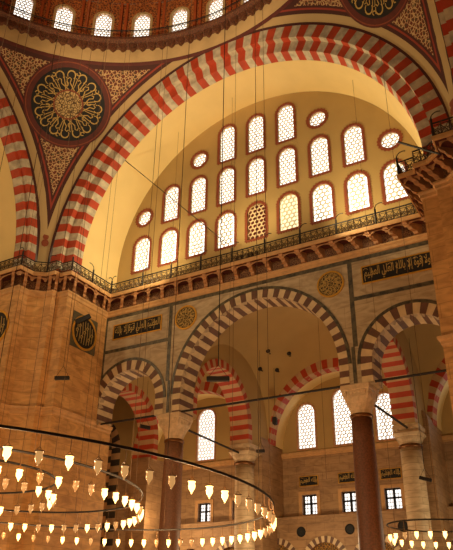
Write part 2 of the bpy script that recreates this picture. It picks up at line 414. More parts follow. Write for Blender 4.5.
for side, nm in ((0, 'left'), (1, 'right')):
    rng = (0, 7) if side == 0 else (8, 15)
    mb = MB(); sg = -1 if side == 0 else 1
    sweep([(0, 0), (0, 18.1)], *rng, mb=mb)
    pl = [B[i] for i in range(rng[0], rng[1] + 1)]
    mb.quad((sg * 10, -.31, 0), (sg * 10, .95, 0), (sg * 10, .95, 18.1), (sg * 10, -.31, 18.1))
    mb.quad((sg * 10, .95, 0), (sg * 20, .95, 0), (sg * 20, .95, 18.1), (sg * 10, .95, 18.1))
    # upper part of the pier behind the gallery, up to the pendentive foot
    up_ = [(sg * 20, -4.6), (sg * 12.3, -4.55), (sg * 11.66, -3.91), (sg * 11.66, -3.2), (sg * 10.9, 0.9)]
    mb.quad((sg * 12.3, -4.52, 18), (sg * 11.66, -3.9, 18), (sg * 11.66, -3.9, 20.4), (sg * 12.3, -4.52, 20.4), 1)
    mb.quad((sg * 11.66, -3.9, 18), (sg * 11.66, 0, 18), (sg * 11.66, 0, 20.4), (sg * 11.66, -3.9, 20.4), 1)
    mb.build('wall_pier_' + nm, ['pier', 'beige'], kind='structure')
    mb = sweep([(0, 11.25), (.08, 11.32), (.08, 11.42), (.2, 11.5), (.24, 11.62), (.0, 11.7)], *rng)
    for x0, y0, y1 in ((sg * 10, -.31, .95),):
        pr = [(0, 11.25), (.06, 11.32), (.06, 11.42), (.14, 11.5), (.17, 11.62), (0, 11.7)]
        for (t0, z0), (t1, z1) in zip(pr, pr[1:]):
            mb.quad((x0 - sg * t0, y0, z0), (x0 - sg * t0, y1, z0), (x0 - sg * t1, y1, z1), (x0 - sg * t1, y0, z1))
    mb.build('trim_impost_' + nm, 'mould', kind='structure')

# --- cornice carrying the gallery
tr = empty('trim_gallery', (0, -.31, 18), kind='structure')
mb = sweep([(0, 17.93), (.1, 17.98), (.1, 18.12), (.2, 18.2), (.2, 18.28), (.05, 18.3)]); mb.build('cornice_moulding', 'mould', tr)
tr.location = (0, 0, 0)
mb = sweep([(.02, 18.28), (.02, 18.86)]); mb.build('cornice_panel', 'corback', tr)
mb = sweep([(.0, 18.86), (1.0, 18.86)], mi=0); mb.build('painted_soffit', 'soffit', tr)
mb = sweep([(1.0, 18.85), (1.08, 18.85), (1.12, 18.93), (1.12, 19.06), (.9, 19.06), (-.3, 19.06)]); mb.build('gallery_slab', 'mould', tr)
def fringe(i, step, ends):
    a, b = Vector(B[i]).lerp(Vector(R[i]), .8), Vector(B[i + 1]).lerp(Vector(R[i + 1]), .8); L = (b - a).length
    k = max(1, int(round((Vector(B[i + 1]) - Vector(B[i])).length / step)))
    for q in range(k):
        if ends: t0, t1 = q / k, (q + 1) / k
        else: t0, t1 = (q - .5) / k, (q + .5) / k
        t0, t1 = max(t0, 0), min(t1 if ends or q < k - 1 else 1, 1)
        P_ = lambda u, z, o=0.0: (a.x + (b.x - a.x) * (t0 + (t1 - t0) * u), a.y + (b.y - a.y) * (t0 + (t1 - t0) * u), z)
        top, arcp = 18.87, []
        for j in range(11):
            an = PI * j / 10; arcp.append((.5 - .40 * math.cos(an), 18.60 + .2 * math.sin(an)))
        frm.quad(P_(0, 18.58), P_(0, top), P_(.1, top), P_(.1, 18.60))
        frm.quad(P_(.9, 18.60), P_(.9, top), P_(1, top), P_(1, 18.58))
        for (u0, z0), (u1, z1) in zip(arcp, arcp[1:]): frm.quad(P_(u0, z0), P_(u1, z1), P_(u1, top), P_(u0, top))
frm = MB()
def bracket(mb, p, d, n, w):
    """stepped corbel at wall point p, outward dir d (length = reach), along dir n"""
    prof = [(0.02, 18.28), (0.28, 18.34), (0.34, 18.46), (0.56, 18.52), (0.64, 18.66), (0.88, 18.74), (0.96, 18.86), (0.02, 18.86)]
    L = [Vector((p[0] + d[0] * t + n[0] * w / 2, p[1] + d[1] * t + n[1] * w / 2, z)) for t, z in prof]
    Rr = [Vector((p[0] + d[0] * t - n[0] * w / 2, p[1] + d[1] * t - n[1] * w / 2, z)) for t, z in prof]
    mb.poly(L); mb.poly(list(reversed(Rr)))
    for i in range(len(prof)):
        j = (i + 1) % len(prof); mb.quad(L[i], L[j], Rr[j], Rr[i])
def corbels_along(i, step, ends=True):
    a, b = Vector(B[i]), Vector(B[i + 1]); ra, rb = Vector(R[i]), Vector(R[i + 1])
    L = (b - a).length; k = max(1, int(round(L / step))); fringe(i, step, ends)
    for q in range(k if not ends else k + 1):
        t = (q + 0.0) / k if ends else (q + .5) / k
        p = a.lerp(b, t); r = ra.lerp(rb, t); n = (rb - ra).normalized()
        m2 = MB(); bracket(m2, p, r - p, n, 0.22); m2.build('corbel', 'corbel', tr)
corbels_along(7, 0.98, True)
for i in (6, 8): corbels_along(i, 0.85, False)
for i in (0, 14): corbels_along(i, 1.0, False)
for i in (1, 2, 3, 4, 5, 9, 10, 11, 12, 13):
    corbels_along(i, 1.2, False)

frm.build('arched_fringe', 'corbel', tr)
# --- arcade wall
ZA = 12.5; ZS = 12.4; CS = 8.02
def arc(cx, zc, r, a, b, n): return [(cx + r * math.cos(a + (b - a) * i / n), zc + r * math.sin(a + (b - a) * i / n)) for i in range(n + 1)]
rb, rs = 4.46, 1.97
xa = 0.0
out = [(-10, 18.1)]
out += [p for p in arc(-CS, ZS, rs, PI - xa, 0, 18)] + [(-CS + rs, 11.5), (-rb, 11.5)]
out += arc(0, ZA, rb, PI, 0, 32) + [(rb, 11.5), (CS - rs, 11.5)] + arc(CS, ZS, rs, PI, xa, 18) + [(10, 18.1)]
mb = MB(); plate(mb, out, [], lambda u, v, d: (u, d, v), -.31, .95)
mb.build('wall_arcade', 'marble', kind='structure')
# dark marble bands that frame the spandrels
mb = MB()
for lo, hi in (((-10, -.33, 17.72), (10, -.31, 17.93)),):
    mb.box(lo, hi)
for s in (-1, 1):
    zt = 17.72
    mb.box((s * 5.33 - .11, -.33, 13.3), (s * 5.33 + .11, -.31, zt)); mb.box((s * 5.2 - .08, -.345, 11.55), (s * 5.2 + .08, -.31, 13.3))
    mb.box((min(s * 9.88, s * 10), -.33, 13.9), (max(s * 9.88, s * 10), -.31, zt))
    mb.box((min(s * 5.44, s * 9.88), -.33, 15.62), (max(s * 5.44, s * 9.88), -.31, 15.82))
mb.build('trim_marble_bands', 'green', kind='structure')

# --- rear aisle wall
YW = 11.9
BAYS = (-10.4, 0.0, 10.4)
BW = arch_outline(1.2, 2.9); BWo = arch_outline(1.2, 2.9, grow=0.13); BM = arch_outline(1.4, 3.6); BMo = arch_outline(1.4, 3.6, grow=0.13)
RW = [(-.5, 0), (.5, 0), (.5, 1.2), (-.5, 1.2)]
holes = []; bigs = []; rects = []
for c in BAYS:
    for dx in (-2.65, 0, 2.7):
        if abs(c) > 5 and dx != 0 and c < 0: pass
        bigs.append((c + dx, 11.95, 1 if dx == 0 else 0)); rects.append((c + dx, 7.85))
for x, z, k in bigs: holes.append([(p[0] + x, p[1] + z) for p in (BM if k else BW)])
for x, z in rects: holes.append([(p[0] + x, p[1] + z) for p in RW])
mb = MB(); plate(mb, [(-20, 0), (20, 0), (20, 19), (-20, 19)], holes, lambda u, v, d: (u, d, v), YW, YW + .7)
# upper zone is plastered: separate thin skin above the string course
mb.build('wall_rear', 'rear', kind='structure')
hp = [[(p[0] + x, p[1] + z) for p in (BM if k else BW)] for x, z, k in bigs]
mb = MB(); plate(mb, [(-20, 11.75), (20, 11.75), (20, 19), (-20, 19)], hp, lambda u, v, d: (u, d, v), YW - .03, YW - .005)
mb.build('wall_rear_plaster', 'plaster_dark', kind='structure')
for x, z, k in bigs: window('aisle%d' % k, BM if k else BW, BMo if k else BWo, (x, YW - .03, z), cell=0.14, hole=0.76, teeth=None, border='corbel')
for x, z in rects:
    WN[0] += 1; w = empty('window_%d' % WN[0], (x, YW, z), kind='structure')
    mb = MB(); mb.quad((-.5, .4, 0), (.5, .4, 0), (.5, .4, 1.2), (-.5, .4, 1.2)); mb.build('window_glass', 'glass', w)
    mb = MB()
    for bx in ((-.5, -.42), (-.07, .07), (.42, .5)): mb.box((bx[0], .2, 0), (bx[1], .3, 1.2))
    for bz in ((0, .06), (.62, .72), (1.12, 1.2)): mb.box((-.5, .2, bz[0]), (.5, .3, bz[1]))
    for bx in (-.25, .25): mb.box((bx - .012, .22, 0), (bx + .012, .26, 1.2))
    for bz in (.2, .42, .9): mb.box((-.5, .22, bz - .012), (.5, .26, bz + .012))
    mb.build('window_sash', 'iron', w)
    mb = ring_mb(RW, [(-.72, -.18), (.72, -.18), (.72, 1.4), (-.72, 1.4)], -.06, 0); mb.build('window_frame', 'mould', w)
mb = MB(); mb.box((-20, YW - .16, 11.5), (20, YW, 11.72)); mb.box((-20, YW - .1, 11.4), (20, YW, 11.5)); mb.build('trim_string_course', 'mould', kind='structure')
# low wall with blind arches in front of the aisle wall
YL = 10.9
lar = [-4.5 + 3.15 * i for i in range(-4, 8)]
mb = MB(); plate(mb, [(-20, 0), (20, 0), (20, 7.6), (-20, 7.6)], [[(p[0] + x, p[1]) for p in arch_outline(2.3, 6.1, 14)] for x in lar if 0 or True], lambda u, v, d: (u, d, v), YL, YL + .5)
mb.box((-20, YL - .08, 7.45), (20, YW, 7.62)); mb.build('wall_lower', 'rear', kind='structure')
for x in lar:
    if x < -9 or x > 9.5: continue
    t = empty('blind_arch', (x, YL, 0), 'low blind arch with notched stone rim and gilded foliage infill below the aisle windows', 'arch', 'blind arches low on the aisle wall')
    mb = voussoirs([(1.5, YL - .05), (1.15, YL - .05), (1.15, YL + .1)], 0, 4.95, 22, 'X'); mb.v = [(a, b - YL, c) for a, b, c in mb.v]
    mb.build('arch_rim', ['brown', 'cream'], t)
    mb = MB(); mb.poly([(p[0], .25, p[1]) for p in arch_outline(2.3, 6.1, 14)]); mb.build('infill', 'lunette', t)

# --- aisle pilasters, wall arches, transverse walls, sail vaults
for s in (-1, 1):
    for k, xx in enumerate((5.2,)):
        mb = MB(); x0, x1 = s * 4.45, s * 6.0
        mb.box((min(x0, x1), 8.9, 0), (max(x0, x1), YW, 12.0))
        # rounded top
        for q in range(10):
            a, b = PI * q / 10, PI * (q + 1) / 10; cx = (x0 + x1) / 2; r = .775
            mb.quad((cx + r * math.cos(a), 8.9, 12 + r * math.sin(a)), (cx + r * math.cos(b), 8.9, 12 + r * math.sin(b)), (cx + r * math.cos(b), 10, 12 + r * math.sin(b)), (cx + r * math.cos(a), 10, 12 + r * math.sin(a)))
            mb.poly([(cx, 8.9, 12), (cx + r * math.cos(a), 8.9, 12 + r * math.sin(a)), (cx + r * math.cos(b), 8.9, 12 + r * math.sin(b))])
        mb.build('wall_pilaster_' + ('left' if s < 0 else 'right'), 'rear', kind='structure')
    # wall over the transverse arch
    yc, zc, ri = 4.3, 12.35, 2.95
    o = [(.95, 19), (.95, 11.5), (yc - ri, 11.5)] + arc(yc, zc, ri, PI, 0, 20) + [(yc + ri, 11.5), (10.0, 11.5), (10.0, 19)]
    mb = MB(); plate(mb, o, [], lambda u, v, d: (d, u, v), s * 4.5, s * 5.7)
    mb.build('wall_transverse_' + ('left' if s < 0 else 'right'), 'plaster_dark', kind='structure')
for i, c in enumerate(BAYS):
    mb = MB(); Rv = math.sqrt(4.5 ** 2 + 4.5 ** 2); n = 24
    def V(a, b):
        x = -4.5 + 9 * a / n; y = -4.5 + 9 * b / n
        return ((c if c == 0 else c * 10.2 / 10.4) + x, 5.45 + y, 12.5 + math.sqrt(max(Rv ** 2 - x * x - y * y, 0)))
    for a in range(n):
        for b in range(n): mb.quad(V(a, b), V(a + 1, b), V(a + 1, b + 1), V(a, b + 1))
    mb.build('ceiling_aisle_%d' % (i + 1), 'plaster_dark', smooth=True, kind='structure')
    # wall above the wall arch, and the cream soffit behind it
    o = [(c - 5.2, 19), (c - 5.2, 12.0), (c - 4.4, 12.0)] + arc(c, 12.0, 4.4, PI, 0, 28) + [(c + 4.4, 12.0), (c + 5.2, 12.0), (c + 5.2, 19)]
    mb = MB(); plate(mb, o, [], lambda u, v, d: (u, d, v), 10.0, 10.5); mb.build('wall_aisle_arch_%d' % (i + 1), 'plaster_dark', kind='structure')
    mb = MB()
    for q in range(28):
        a, b = PI * q / 28, PI * (q + 1) / 28; r = 4.38
        mb.quad((c + r * math.cos(a), 10.45, 12 + r * math.sin(a)), (c + r * math.cos(b), 10.45, 12 + r * math.sin(b)), (c + r * math.cos(b), YW, 12 + r * math.sin(b)), (c + r * math.cos(a), YW, 12 + r * math.sin(a)))
    mb.build('ceiling_niche_%d' % (i + 1), 'plaster', smooth=True, kind='structure')
# aisle block behind the left pier
mb = MB(); mb.box((-11, 4.3, 0), (-9.7, 6.2, 10.6)); mb.build('wall_aisle_block', 'rear', kind='structure')
# outer ends of the aisle
mb = MB(); mb.box((-20.4, .9, 0), (-20, 12, 19)); mb.build('wall_end_left', 'rear', kind='structure')
mb = MB(); mb.box((20, .9, 0), (20.4, 12, 19)); mb.build('wall_end_right', 'rear', kind='structure')
mb = MB(); mb.box((-20, .95, 19), (20, 12.6, 19.3)); mb.build('ceiling_aisle_roof', 'rear', kind='structure')

# --- pendentives
ZTOP = DC[2] + 11.62
for sg, nm in ((-1, 'left'), (1, 'right')):
    mb = MB(); NP, NZ = 96, 44
    def bz(phi):
        rho = min(AF / max(math.cos(phi), 1e-4), AS / max(math.sin(phi), 1e-4))
        return DC[2] + (math.sqrt(RS ** 2 - rho ** 2) if rho < RS else 0.0)
    def pt(i, j):
        phi = PI / 2 * i / NP; z0 = min(bz(phi), ZTOP); z = z0 + (ZTOP - z0) * j / NZ
        rho = math.sqrt(RS ** 2 - (z - DC[2]) ** 2)
        return (sg * rho * math.sin(phi), DC[1] + rho * math.cos(phi), z)
    for i in range(NP):
        for j in range(NZ): mb.quad(pt(i, j), pt(i + 1, j), pt(i + 1, j + 1), pt(i, j + 1))
    mb.build('ceiling_pendentive_' + nm, 'pend', smooth=True, kind='structure')

# --- dome ring, drum and dome
KD = 33; ST = 2 * PI / KD; AZ0 = math.radians(3.6)
def az(a, r, z): return (-r * math.sin(a), DC[1] + r * math.cos(a), z)
mb = MB(); mb.lathe([(12.75, ZTOP - .05), (12.62, ZTOP + .12)], (0, DC[1], 0), 132, 0); mb.lathe([(12.62, ZTOP + .12), (12.5, 33.05)], (0, DC[1], 0), 132, 1)
mb.build('trim_dome_ring', ['maroon', 'beige'], kind='structure', smooth=True)
mb = MB(); mb.lathe([(12.5, 33.05), (12.1, 33.45), (12.02, 33.5), (12.02, 33.66), (13.2, 33.66)], (0, DC[1], 0), 132)
NT = 128
for i in range(NT):      # hanging scallops, each a small pointed shield with thickness
    a0, a1 = 2 * PI * (i + .08) / NT, 2 * PI * (i + .92) / NT; am = (a0 + a1) / 2
    prof = [(a0, 33.42), (a0, 33.14), (a0 * .75 + a1 * .25, 32.94), (am, 32.84), (a0 * .25 + a1 * .75, 32.94), (a1, 33.14), (a1, 33.42)]
    f = [az(a, 12.22, z) for a, z in prof]; g = [az(a, 12.5, z) for a, z in prof]
    mb.poly(f)
    for q in range(len(f) - 1): mb.quad(f[q], f[q + 1], g[q + 1], g[q])
mb.build('trim_dome_cornice', 'scallop', kind='structure')
DW = arch_outline(1.0, 2.35); DWo = arch_outline(1.0, 2.35, grow=0.0)
DFo = arch_outline(1.0, 2.35, grow=0.17)
RD = 12.95; wh = RD * math.tan(ST / 2)
dr = MB(); Dz0, Dz1 = 33.66, 37.6
for k in range(KD):
    a = AZ0 + ST * k
    c_, s_ = math.cos(a), math.sin(a)
    P = lambda u, v, d: (-s_ * (RD + d) - c_ * -u * 1, DC[1] + c_ * (RD + d) + s_ * u, v)
    vis = math.radians(-45) < (a if a < PI else a - 2 * PI) < math.radians(80)
    if vis:
        plate(dr, [(-wh, Dz0), (wh, Dz0), (wh, Dz1), (-wh, Dz1)], [[(p[0], p[1] + 34.28) for p in DW]], P, 0, .35)
        loc = P(0, 34.28, 0)
        window('drum', DW, DFo, loc, border='beige', cell=0.13, hole=0.76, teeth=None, rotz=a, depth=.3)
    else:
        plate(dr, [(-wh, Dz0), (wh, Dz0), (wh, Dz1), (-wh, Dz1)], [], P, 0, .35)
    # painted rib pilaster at the joint
    ar = a + ST / 2; cr_, sr_ = math.cos(ar), math.sin(ar)
    Q = lambda u, v, d: (-sr_ * (RD + .06 + d) + cr_ * u, DC[1] + cr_ * (RD + .06 + d) + sr_ * u, v)
    dr.box((-.26, -.16, Dz0), (-.09, .1, Dz1), 1, tf=lambda p: Q(p[0], p[2], p[1])); dr.box((.09, -.16, Dz0), (.26, .1, Dz1), 1, tf=lambda p: Q(p[0], p[2], p[1]))
dr.build('wall_drum', ['drumpaint', 'ribpaint'], kind='structure')
mb = MB(); n = 20; mb.lathe([(RD * math.cos(PI / 2 * i / n) if i < n else 0.01, Dz1 + RD * .98 * math.sin(PI / 2 * i / n)) for i in range(n + 1)], (0, DC[1], 0), 99)
mb.build('ceiling_dome', 'drumpaint', smooth=True, kind='structure')

# --- semi-domes beyond the side arches
for sg, nm in ((-1, 'left'), (1, 'right')):
    mb = MB(); n = 28; r = 11.24
    for i in range(n):
        for j in range(n):
            def S(i, j):
                ph = PI * i / n; th = PI / 2 * j / n      # ph along the diameter, th lift
                x = math.sin(ph) * math.cos(th); z = math.sin(ph) * math.sin(th); y = math.cos(ph)
                return (sg * (13.15 + r * x), DC[1] + r * y, 20.4 + r * z)
            mb.quad(S(i, j), S(i + 1, j), S(i + 1, j + 1), S(i, j + 1))
    mb.build('ceiling_semidome_' + nm, 'plaster', smooth=True, kind='structure')
mb = MB()
for q in range(20):
    a, b = PI * q / 20, PI * (q + 1) / 20; r = 11.24
    mb.quad((-13.15 - r * math.sin(a), DC[1] + r * math.cos(a), 12), (-13.15 - r * math.sin(b), DC[1] + r * math.cos(b), 12), (-13.15 - r * math.sin(b), DC[1] + r * math.cos(b), 20.4), (-13.15 - r * math.sin(a), DC[1] + r * math.cos(a), 20.4))
mb.build('wall_apse_left', 'plaster_dark', kind='structure')

# ================================================================== THINGS
# --- great arches
t = empty('great_arch', (0, -3.9, 19.06), 'huge red and cream striped arch framing the tympanum of windows', 'arch')
mb = voussoirs([(RF, -3.9), (10.88, -3.9), (10.88, -3.55)], 0, DC[2], 69, 'X', 19.0, .51)
mb.v = [(a, b + 3.9, c - 19.06) for a, b, c in mb.v]; mb.build('outer_order', ['red', 'white'], t)
mb = voussoirs([(10.88, -3.55), (10.27, -3.5), (10.2, -2.8)], 0, DC[2], 69, 'X', 19.0, .51)
mb.v = [(a, b + 3.9, c - 19.06) for a, b, c in mb.v]; mb.build('inner_order', ['red', 'white'], t)
for sg, lab in ((-1, 'red and cream striped side arch left of the black calligraphy medallion'), (1, 'sliver of red and cream striped arch at the upper corner above the near pier gallery')):
    x0 = sg * AS
    t = empty('great_arch', (x0, DC[1], 19.06), lab, 'arch')
    for nm, pr in (('outer_order', [(RSD, x0), (11.5, x0), (11.5, x0 + sg * .25)]), ('inner_order', [(11.5, x0 + sg * .25), (11.3, x0 + sg * .25), (11.25, x0 + sg * .9)])):
        mb = voussoirs(pr, DC[1], DC[2], 69, 'Y', 19.0, .51); mb.v = [(a - x0, b - DC[1], c - 19.06) for a, b, c in mb.v]; mb.build(nm, ['red', 'white'], t)

# --- arcade arches
def arcade_arch(cx, zc, ri, nb, lab):
    t = empty('arcade_arch', (cx, -.31, 11.5), lab, 'arch'); rw = .54 if cx else .46; rg = rw + .15
    mb = voussoirs([(ri + rw, -.335), (ri, -.335), (ri - .02, .96)], 0, zc, nb, 'X', 11.52, .3, flip=0)
    mb.v = [(a, b + .31, c - 11.5) for a, b, c in mb.v]
    if cx:
        lim = 10.0 - abs(cx)
        s = 1 if cx > 0 else -1
        mb.v = [(min(a, lim) if s > 0 else max(a, -lim), b, c) for a, b, c in mb.v]
    mb.build('voussoir_ring', ['brown', 'cream'], t)
    mb = voussoirs([(ri + rg, -.31), (ri + rg, -.355), (ri + rw, -.355), (ri + rw, -.335)], 0, zc, nb, 'X')
    mb.v = [(a, b + .31, c - 11.5) for a, b, c in mb.v]
    if cx: mb.v = [(min(a, lim) if s > 0 else max(a, -lim), b, c) for a, b, c in mb.v]
    mb.build('border_band', 'green', t).data.materials.append(M['green'])
arcade_arch(0, ZA, rb, 45, 'wide central arcade arch with brown and cream voussoirs under the gallery')
arcade_arch(-CS, ZS, rs, 21, 'small brown and cream arcade arch against the pier with the round plaque')
arcade_arch(CS, ZS, rs, 21, 'small brown and cream arcade arch beside the near pier, below the long gold inscription')

# --- aisle arches
for s, lab in ((-1, 'red and tan striped aisle arch seen through the wide central arch'), (1, 'red and tan striped aisle arch above the pale banded column, seen through the small arch')):
    t = empty('aisle_arch', (s * 5.1, 4.3, 11.5), lab, 'arch')
    xin = s * 4.48; xo = s * 5.72
    mb = voussoirs([(3.4, -4.46 if s < 0 else 4.48), (2.93, -4.46 if s < 0 else 4.48), (2.92, -5.74 if s < 0 else 5.72), (3.4, -5.74 if s < 0 else 5.74)], 4.3, 12.35, 31, 'Y', 11.52, .3)
    mb.v = [(a - s * 5.1, b - 4.3, c - 11.5) for a, b, c in mb.v]; mb.build('voussoir_ring', ['red2', 'white2'], t)
t = empty('aisle_arch', (-10.2, 2.3, 10.4), 'red and tan striped aisle arch seen through the small arch at the pier', 'arch')
mb = voussoirs([(2.75, -9.6), (2.3, -9.6), (2.3, -10.8), (2.75, -10.8)], 2.3, 11.75, 17, 'Y', 10.45, .3, a0=0, a1=2.02); mb.v = [(a + 10.2, b - 2.3, c - 10.4) for a, b, c in mb.v]
mb.build('voussoir_ring', ['red2', 'white2'], t)
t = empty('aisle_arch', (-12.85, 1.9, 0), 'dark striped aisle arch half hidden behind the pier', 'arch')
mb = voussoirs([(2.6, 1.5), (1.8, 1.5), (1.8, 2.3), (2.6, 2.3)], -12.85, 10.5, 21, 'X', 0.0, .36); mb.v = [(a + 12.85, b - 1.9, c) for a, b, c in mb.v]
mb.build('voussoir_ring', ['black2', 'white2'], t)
for c, lab in ((-10.4, 'red and tan wall arch over the aisle window beside the far column'), (0, 'red and tan wall arch rising over the three tall aisle windows'), (10.4, 'red and tan wall arch over the pale niche next to the near pier')):
    t = empty('wall_arch', (c, 10, 12), lab, 'arch')
    mb = voussoirs([(5.05, 9.97), (4.4, 9.97), (4.36, 10.75)], 0, 12.0, 39, 'X', None, None); mb.v = [(a, b - 10, z - 12) for a, b, z in mb.v]
    mb.build('voussoir_ring', ['red2', 'white2'], t)

# --- columns
def column(name, x, y, label, shaft_m, r0, r1, cap_w, ztop=11.5, zcap=10.15, cap='capital'):
    t = empty(name, (x, y, 0), label, 'column', kind='thing')
    mb = MB(); mb.lathe([(0.01, 0.7)] + [(r0 + (r1 - r0) * (i / 10) ** 1.4, .7 + (zcap - .8) * i / 10) for i in range(11)] + [(.01, zcap - .1)], k=28); mb.build('shaft', shaft_m, t, smooth=True)
    mb = MB(); mb.lathe([(0.01, 0), (r0 * 1.75, 0), (r0 * 1.75, .25), (r0 * 1.3, .3), (r0 * 1.4, .42), (r0 * 1.15, .55), (r0 * 1.2, .66), (r0, .7)], k=28, sq=[1, 1, 1, .2, 0, 0, 0, 0]); mb.build('base', 'mould', t)
    mb = MB(); mb.lathe([(r1, zcap - .1), (r1 * 1.12, zcap - .06), (r1 * 1.12, zcap + .04), (r1, zcap + .08)], k=28); mb.build('collar', 'bronze', t, smooth=True)
    h = ztop - zcap - .08; z0 = zcap + .08; hw = cap_w / 2; mb = MB()
    prof = [(r1, 0, 0), (r1 * 1.04, .12, 0), (r1 * 1.2, .3, .2), (r1 * 1.22, .34, .25), (r1 * 1.4, .52, .5), (r1 * 1.42, .56, .6), (hw * .97, .74, .9), (hw * .97, .8, 1), (hw, .82, 1), (hw, 1.0, 1), (.01, 1.0, 1)]
    mb.lathe([(r, z0 + h * z) for r, z, q in prof], k=32, sq=[q for r, z, q in prof])
    for row, (zz, rr, nn, sz) in enumerate(((.3, r1 * 1.17, 16, .09), (.52, r1 * 1.36, 16, .1), (.74, hw * .98, 20, .11))):   # muqarnas teeth
        for i in range(nn):
            a = 2 * PI * (i + .5 * (row % 2)) / nn; e = 1 / max(abs(math.cos(a)), abs(math.sin(a))) if row == 2 else 1 + .25 * row * (1 / max(abs(math.cos(a)), abs(math.sin(a))) - 1)
            X, Y = rr * e * math.cos(a), rr * e * math.sin(a); zt = z0 + h * zz; d = sz
            mb.poly([(X - d * math.sin(a), Y + d * math.cos(a), zt), (X + d * math.sin(a), Y - d * math.cos(a), zt), (X * .93, Y * .93, zt - h * .17)])
            mb.poly([(X - d * math.sin(a), Y + d * math.cos(a), zt), (X * 1.05, Y * 1.05, zt), (X * .93, Y * .93, zt - h * .17)])
            mb.poly([(X + d * math.sin(a), Y - d * math.cos(a), zt), (X * 1.05, Y * 1.05, zt), (X * .93, Y * .93, zt - h * .17)])
    mb.build('capital', cap, t)
    return t
column('granite_column', 5.13, .32, 'dark red granite column carrying the arcade beside the near pier', 'granite', .58, .47, 1.36)
column('granite_column', -5.13, .32, 'rose granite column carrying the arcade, partly behind the lit lamps', 'granite2', .58, .47, 1.36)
column('marble_column', 5.1, 8.1, 'pale banded marble column in the aisle right of the dark red granite column', 'greymarble', .62, .58, 1.42, 11.5, 10.4, 'greymarble')
column('marble_column', -5.1, 7.9, 'pale marble column in the aisle behind the big lamp hoop edge', 'greymarble', .62, .58, 1.42, 11.5, 10.4, 'greymarble')

# --- tie rods
def rod(p, q, r, label):
    mb = MB(); mb.tube([p, q], r, 8); o = mb.build('tie_rod', 'iron'); tag(o, label, 'tie rod'); return o
rod((-10, -.1, 11.56), (-5.9, -.1, 11.56), .06, 'black iron tie rod across the small arch at the pier')
rod((-4.5, -.1, 11.56), (4.5, -.1, 11.56), .06, 'long black iron tie rod across the wide central arch')
rod((6, -.1, 11.56), (10, -.1, 11.56), .06, 'black iron tie rod across the small arch beside the near pier')
rod((-5.1, .7, 11.05), (-5.1, 7.3, 10.95), .06, 'slanting iron tie rod from the rose column back to the aisle column')
rod((5.3, .7, 11.05), (5.2, 7.5, 11.3), .06, 'slanting iron tie rod from the dark red column back to the banded column')

# --- calligraphy panels
FA = {'azim': "\uFEE2\uFEF4\uFEC8\uFECC\uFEDF\uFE8D", 'ali': "\uFEF2\uFEE0\uFECC\uFEDF\uFE8D", 'billah': "\uFEEA\uFEE0\uFEDF\uFE8E\uFE91", 'illa': "\uFEFB\uFE87", 'quwwa': "\uFE93\uFEEE\uFED7", 'wala': "\uFEFB\uFEED"}
PH = ' '.join(FA[k] for k in ('azim', 'ali', 'billah', 'illa', 'quwwa', 'wala'))
def text_mesh(body):
    c = bpy.data.curves.new('script', 'FONT'); c.body = body; c.resolution_u = 2; c.offset = 0.012
    o = bpy.data.objects.new('tmp', c); COL.objects.link(o); bpy.context.view_layer.update()
    me = bpy.data.meshes.new_from_object(o.evaluated_get(bpy.context.evaluated_depsgraph_get()))
    bpy.data.objects.remove(o); return me
def script_panel(x0, x1, z0, z1, y, label, text=PH, group=None, name='framed_inscription', frame='gold', dense=2):
    cx, cz = (x0 + x1) / 2, (z0 + z1) / 2; w, h = x1 - x0, z1 - z0
    t = empty(name, (cx, y, cz), label, 'panel', group)
    mb = MB(); mb.box((-w / 2, -.03, -h / 2), (w / 2, 0, h / 2)); mb.build('ground', 'black', t)
    b = .07 * min(1, h); mb = ring_mb([(-w / 2, -h / 2), (w / 2, -h / 2), (w / 2, h / 2), (-w / 2, h / 2)], [(-w / 2 - b, -h / 2 - b), (w / 2 + b, -h / 2 - b), (w / 2 + b, h / 2 + b), (-w / 2 - b, h / 2 + b)], -.06, 0)
    mb.build('frame', frame, t)
    me = text_mesh(text); xs = [v.co.x for v in me.vertices]; ys = [v.co.y for v in me.vertices]
    if not xs: return t
    sx = w * .95 / (max(xs) - min(xs)); sy = h * .86 / (max(ys) - min(ys)); mx, my = (max(xs) + min(xs)) / 2, (max(ys) + min(ys)) / 2
    for v in me.vertices: v.co = ((v.co.x - mx) * sx, -.045, (v.co.y - my) * sy)
    # thuluth-style slanting strokes and vowel marks woven over the line
    rnd = random.Random(int(abs(cx * 100) + 3)); mb = MB(); n = int(w / .3)
    for i in range(n):
        u = -w / 2 + w * (i + .5) / n; zb = -h * .3 + rnd.uniform(-.05, .05); zt = h * .36
        if i % 2: mb.tube([(u, -.04, zt), (u + .02, -.04, 0), (u - .02, -.04, zb)], .022 * h, 4)
        if i % 4 == 0:
            r = h * .1; zc = .3 * h
            mb.tube([(u + r * math.cos(a * .5) * 1.3, -.04, zc + r * math.sin(a * .5)) for a in range(0, 7)], .018 * h, 4)
    bm = bmesh.new(); bm.from_mesh(me); f2 = mb.mesh('f'); bm.from_mesh(f2); bm.to_mesh(me); bm.free(); link('lettering', me, 'script', t)
    return t
script_panel(5.98, 9.36, 16.44, 17.28, -.31, 'long black panel with gold script next to the near pier')
script_panel(-9.33, -5.98, 16.44, 17.28, -.31, 'black and gold inscription panel in the spandrel next to the pier corner', text=' '.join((FA['billah'], FA['illa'], FA['quwwa'], FA['ali'], FA['azim'])))
for x, lab in ((-2.65, 'small dark script plaque above the first small square window after the lamp hoop'), (0, 'small dark script plaque half hidden by the dark red column'), (2.7, 'small dark script plaque beside the pale banded column')):
    script_panel(x - .62, x + .62, 9.6, 10.15, YW, lab, text=FA['azim'] + ' ' + FA['billah'], name='script_plaque')

